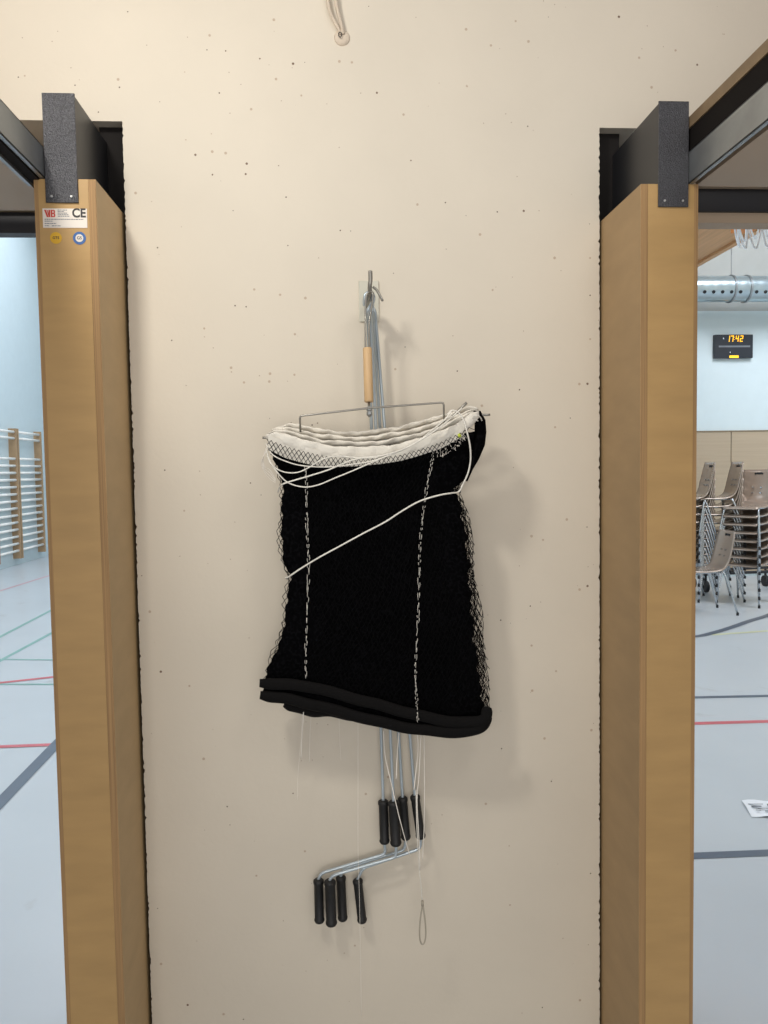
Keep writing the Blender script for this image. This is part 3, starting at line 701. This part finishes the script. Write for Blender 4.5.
bm = B(); box(bm, (a.x+CW*.39, GY-.0625, a.z-CH*.77), (a.x+CW*.41, GY-.0605, a.z-CH*.73)); obj('indicator', bm, M['paper'], ck)
# paper on the floor
q = [PF(741.5, 801.5), PF(779, 801.5), PF(787, 818), PF(751.5, 817.5)]
pp = thing('paper_sheet', 'white printed sheet of paper lying on the gym floor', 'paper', (q[0]+q[1]+q[2]+q[3])/4)
bm = B(); G = [[None]*7 for _ in range(5)]
for j in range(5):
    for i in range(7):
        p = q[0].lerp(q[1], i/6).lerp(q[3].lerp(q[2], i/6), j/4); G[j][i] = bm.verts.new((p.x, p.y, .006+.004*math.sin(i*1.1+j)))
for j in range(4):
    for i in range(6): bm.faces.new((G[j][i], G[j][i+1], G[j+1][i+1], G[j+1][i]))
obj('sheet', bm, M['paper'], pp, sm=True)
bm = B()
for (u0, u1, v0, v1) in ((.1, .5, .3, .34), (.15, .42, .42, .5), (.3, .6, .55, .6), (.2, .35, .68, .72), (.45, .75, .72, .78), (.6, .9, .3, .5)):
    vs = []
    for u, v in ((u0, v0), (u1, v0), (u1, v1), (u0, v1)):
        p = q[0].lerp(q[1], u).lerp(q[3].lerp(q[2], u), v); vs.append(bm.verts.new((p.x, p.y, .0115)))
    bm.faces.new(vs)
obj('printing', bm, M['ink'], pp)
# ------------------------------------------------------------------ chairs
def shell_bm():
    prof = [(.285, .86), (.27, .80), (.25, .72), (.225, .62), (.205, .55), (.18, .50), (.14, .472), (.08, .46), (0, .455), (-.08, .455), (-.15, .457), (-.19, .45), (-.21, .435)]
    wid = [.34, .37, .385, .39, .38, .37, .37, .38, .395, .40, .40, .39, .36]
    pf = smooth([Vector((0, a, b)) for a, b in prof], 2); N = len(pf); bm = B(); fr = []
    for side in (0, 1):
        rows = []
        for i, p in enumerate(pf):
            k = min(i/2, len(wid)-1); k0 = int(k); wv_ = wid[k0]+(wid[min(k0+1, len(wid)-1)]-wid[k0])*(k-k0)
            t_ = (pf[min(i+1, N-1)]-pf[max(i-1, 0)]).normalized(); nr = Vector((0, -t_.z, t_.y))
            curve = .03*(1-i/N)
            rows.append([bm.verts.new(p+Vector((wv_/2*s, 0, 0))-Vector((0, curve*abs(s)**2, 0))+nr*(.0 if side else .012)) for s in (-1, -.8, -.4, 0, .4, .8, 1)])
        fr.append(rows)
    for rows in fr:
        for a, b in zip(rows, rows[1:]):
            for i in range(6): bm.faces.new((a[i], a[i+1], b[i+1], b[i]))
    A, Bq = fr
    for i in range(6):
        bm.faces.new((A[0][i], A[0][i+1], Bq[0][i+1], Bq[0][i])); bm.faces.new((A[-1][i], A[-1][i+1], Bq[-1][i+1], Bq[-1][i]))
    for i in range(N-1):
        for c in (0, 6): bm.faces.new((A[i][c], A[i+1][c], Bq[i+1][c], Bq[i][c]))
    return bm
def make_chair(label):
    t = thing('stacking_chair', label, 'chair', (0, 0, 0))
    obj('seat_shell', shell_bm(), M['shell'], t, sm=True)
    for s in (-1, 1):
        tubeobj('leg', [(s*.165, -.13, .442), (s*.19, -.17, .40), (s*.235, -.235, .012)], .011, M['chrome'], t, k=3)
        tubeobj('leg', [(s*.165, .12, .442), (s*.19, .16, .40), (s*.225, .27, .012)], .011, M['chrome'], t, k=3)
    bm = B()
    for s in (-1, 1): tube(bm, [(s*.165, -.13, .442), (s*.165, .12, .442)], .011, 8)
    for y in (-.12, .11): tube(bm, [(-.165, y, .440), (.165, y, .440)], .009, 8)
    obj('seat_frame', bm, M['chrome'], t, sm=True)
    for s in (-1, 1):
        for y in (-.235, .270):
            x = s*(.235 if y < 0 else .225); bm = B(); tube(bm, [(x, y, 0), (x, y, .03)], .014, 8); obj('foot_cap', bm, M['rubber'], t)
        for z, y in ((.60, .2045), (.66, .2195)):
            bm = B(); tube(bm, [(s*.045, y-.006, z), (s*.045, y+.022, z-.001)], .009, 8); obj('rivet', bm, M['chrome'], t)
    bm = B(); tube(bm, [(-.035, .262, .815), (-.035, .2945, .815)], .012, 8); tube(bm, [(.035, .262, .815), (.035, .2945, .815)], .012, 8); box(bm, (-.035, .27, .803), (.035, .2915, .827)); obj('grip_slot', bm, M['rubber'], t)
    return t
proto = make_chair('x')
def place(o, loc, rz, label, group=None):
    o.location = loc; o.rotation_euler = (0, 0, rz); o['label'] = label
    if group: o['group'] = group
def dup(root):
    r = root.copy(); C.objects.link(r)
    for ch in list(root.children):
        c = ch.copy(); C.objects.link(c); c.parent = r
    return r
def face(dx, dy): return math.atan2(dx, -dy)       # front is local -Y
c0 = PF(702, 612)
place(proto, (c0.x, c0.y, 0), face(-1, .03), 'single taupe shell chair standing alone in front of the chair stacks')
NCH = 11
ordw = ['bottom chair', 'second chair from the bottom', 'third chair from the bottom', 'fourth chair from the bottom', 'fifth chair from the bottom', 'sixth chair from the bottom', 'sixth chair from the top', 'fourth chair from the top', 'third chair from the top', 'second chair from the top', 'topmost chair']
def nth(k, n):
    if k == n-1: return 'topmost chair'
    if k == 0: return 'bottom chair'
    w_ = ['', 'second', 'third', 'fourth', 'fifth', 'sixth']
    return (w_[k]+' chair from the bottom') if k <= 4 else (w_[n-1-k]+' chair from the top')
for (px, py, fx, fy, n_, nm, gp) in ((747, 603, -.80, -.60, 8, 'right-hand stack', 'chairs of the right-hand stack'),
                                     (713, 599, -1, .15, 9, 'middle stack', 'chairs of the middle stack'),
                                     (686, 599, -1, .15, 9, 'left-hand stack beside the post', 'chairs of the left-hand stack')):
    c = PF(px, py)
    for k in range(n_):
        place(dup(proto), (c.x, c.y, k*.09), face(fx, fy), 'taupe shell chair, %s of the %s' % (nth(k, n_), nm), gp)
# trolley behind the stacks
tc_ = PF(757, 596)
tr = thing('chair_trolley', 'black low trolley frame with castors behind the chair stacks', 'trolley', (tc_.x, tc_.y, 0))
x0, y0 = tc_.x, tc_.y+.35
bm = B()
for dy in (-.0, .34): tube(bm, [(x0-.5, y0+dy, .22), (x0+.55, y0+dy, .24)], .018, 8)
for dx in (-.5, 0, .55): tube(bm, [(x0+dx, y0, .22), (x0+dx, y0+.34, .22)], .018, 8)
obj('frame', bm, M['rubber'], tr)
for dx in (-.45, .5):
    for dy in (0, .34):
        bm = B(); tube(bm, [(x0+dx-.02, y0+dy, .07), (x0+dx+.02, y0+dy, .07)], .07, 16); tube(bm, [(x0+dx, y0+dy, .1), (x0+dx, y0+dy, .22)], .015, 8); obj('castor', bm, M['rubber'], tr)
# ------------------------------------------------------------------ light
def area(name, loc, rot, size, power, rgb, sy_=None):
    ld = bpy.data.lights.new(name, 'AREA'); ld.energy = power; ld.color = tuple(lin(v) for v in rgb); ld.size = size
    if sy_: ld.shape = 'RECTANGLE'; ld.size_y = sy_
    o = bpy.data.objects.new(name, ld); C.objects.link(o); o.location = loc; o.rotation_euler = rot; return o
def aim(o, tgt): o.rotation_euler = (Vector(tgt)-o.location).to_track_quat('-Z', 'Y').to_euler()
k1 = area('storage_key_fill', (-.76, -1.32, 2.9), (0, 0, 0), .22, 17, (255, 250, 240)); aim(k1, (.1, 0, 1.3))
k2 = area('storage_key_fill', (.85, -1.7, 2.9), (0, 0, 0), .5, 5.5, (255, 250, 242)); aim(k2, (0, 0, 1.4))
k3 = area('storage_key_fill', (0.05, -2.7, 3.5), (0, 0, 0), 2.0, 2, (255, 250, 242)); aim(k3, (0, 0, 1.6))  # added broad overhead fill, brightens the top of the wall
k4 = area('wall_fill', (-.2, -4.6, 1.35), (0, 0, 0), 2.4, 58, (255, 250, 243)); aim(k4, (0, 0, .5))  # added fill light behind the camera, lifts the lower wall
for x, y, s, pw in ((-2.8, 4, 4, 200), (-3, 10.5, 4, 235), (5, 3.6, 4, 620)):
    area('gym_fill', (x, y, 6.5), (0, 0, 0), s, pw, (236, 244, 255))  # added ceiling area lights that make the gym bright and cool
wd = bpy.data.worlds.new('world'); bpy.context.scene.world = wd; wd.use_nodes = True
bg = wd.node_tree.nodes['Background']; bg.inputs[0].default_value = col(238, 236, 240); bg.inputs[1].default_value = .40
sc = bpy.context.scene
sc.view_settings.view_transform = 'Standard'; sc.view_settings.look = 'None'
bpy.context.view_layer.update()
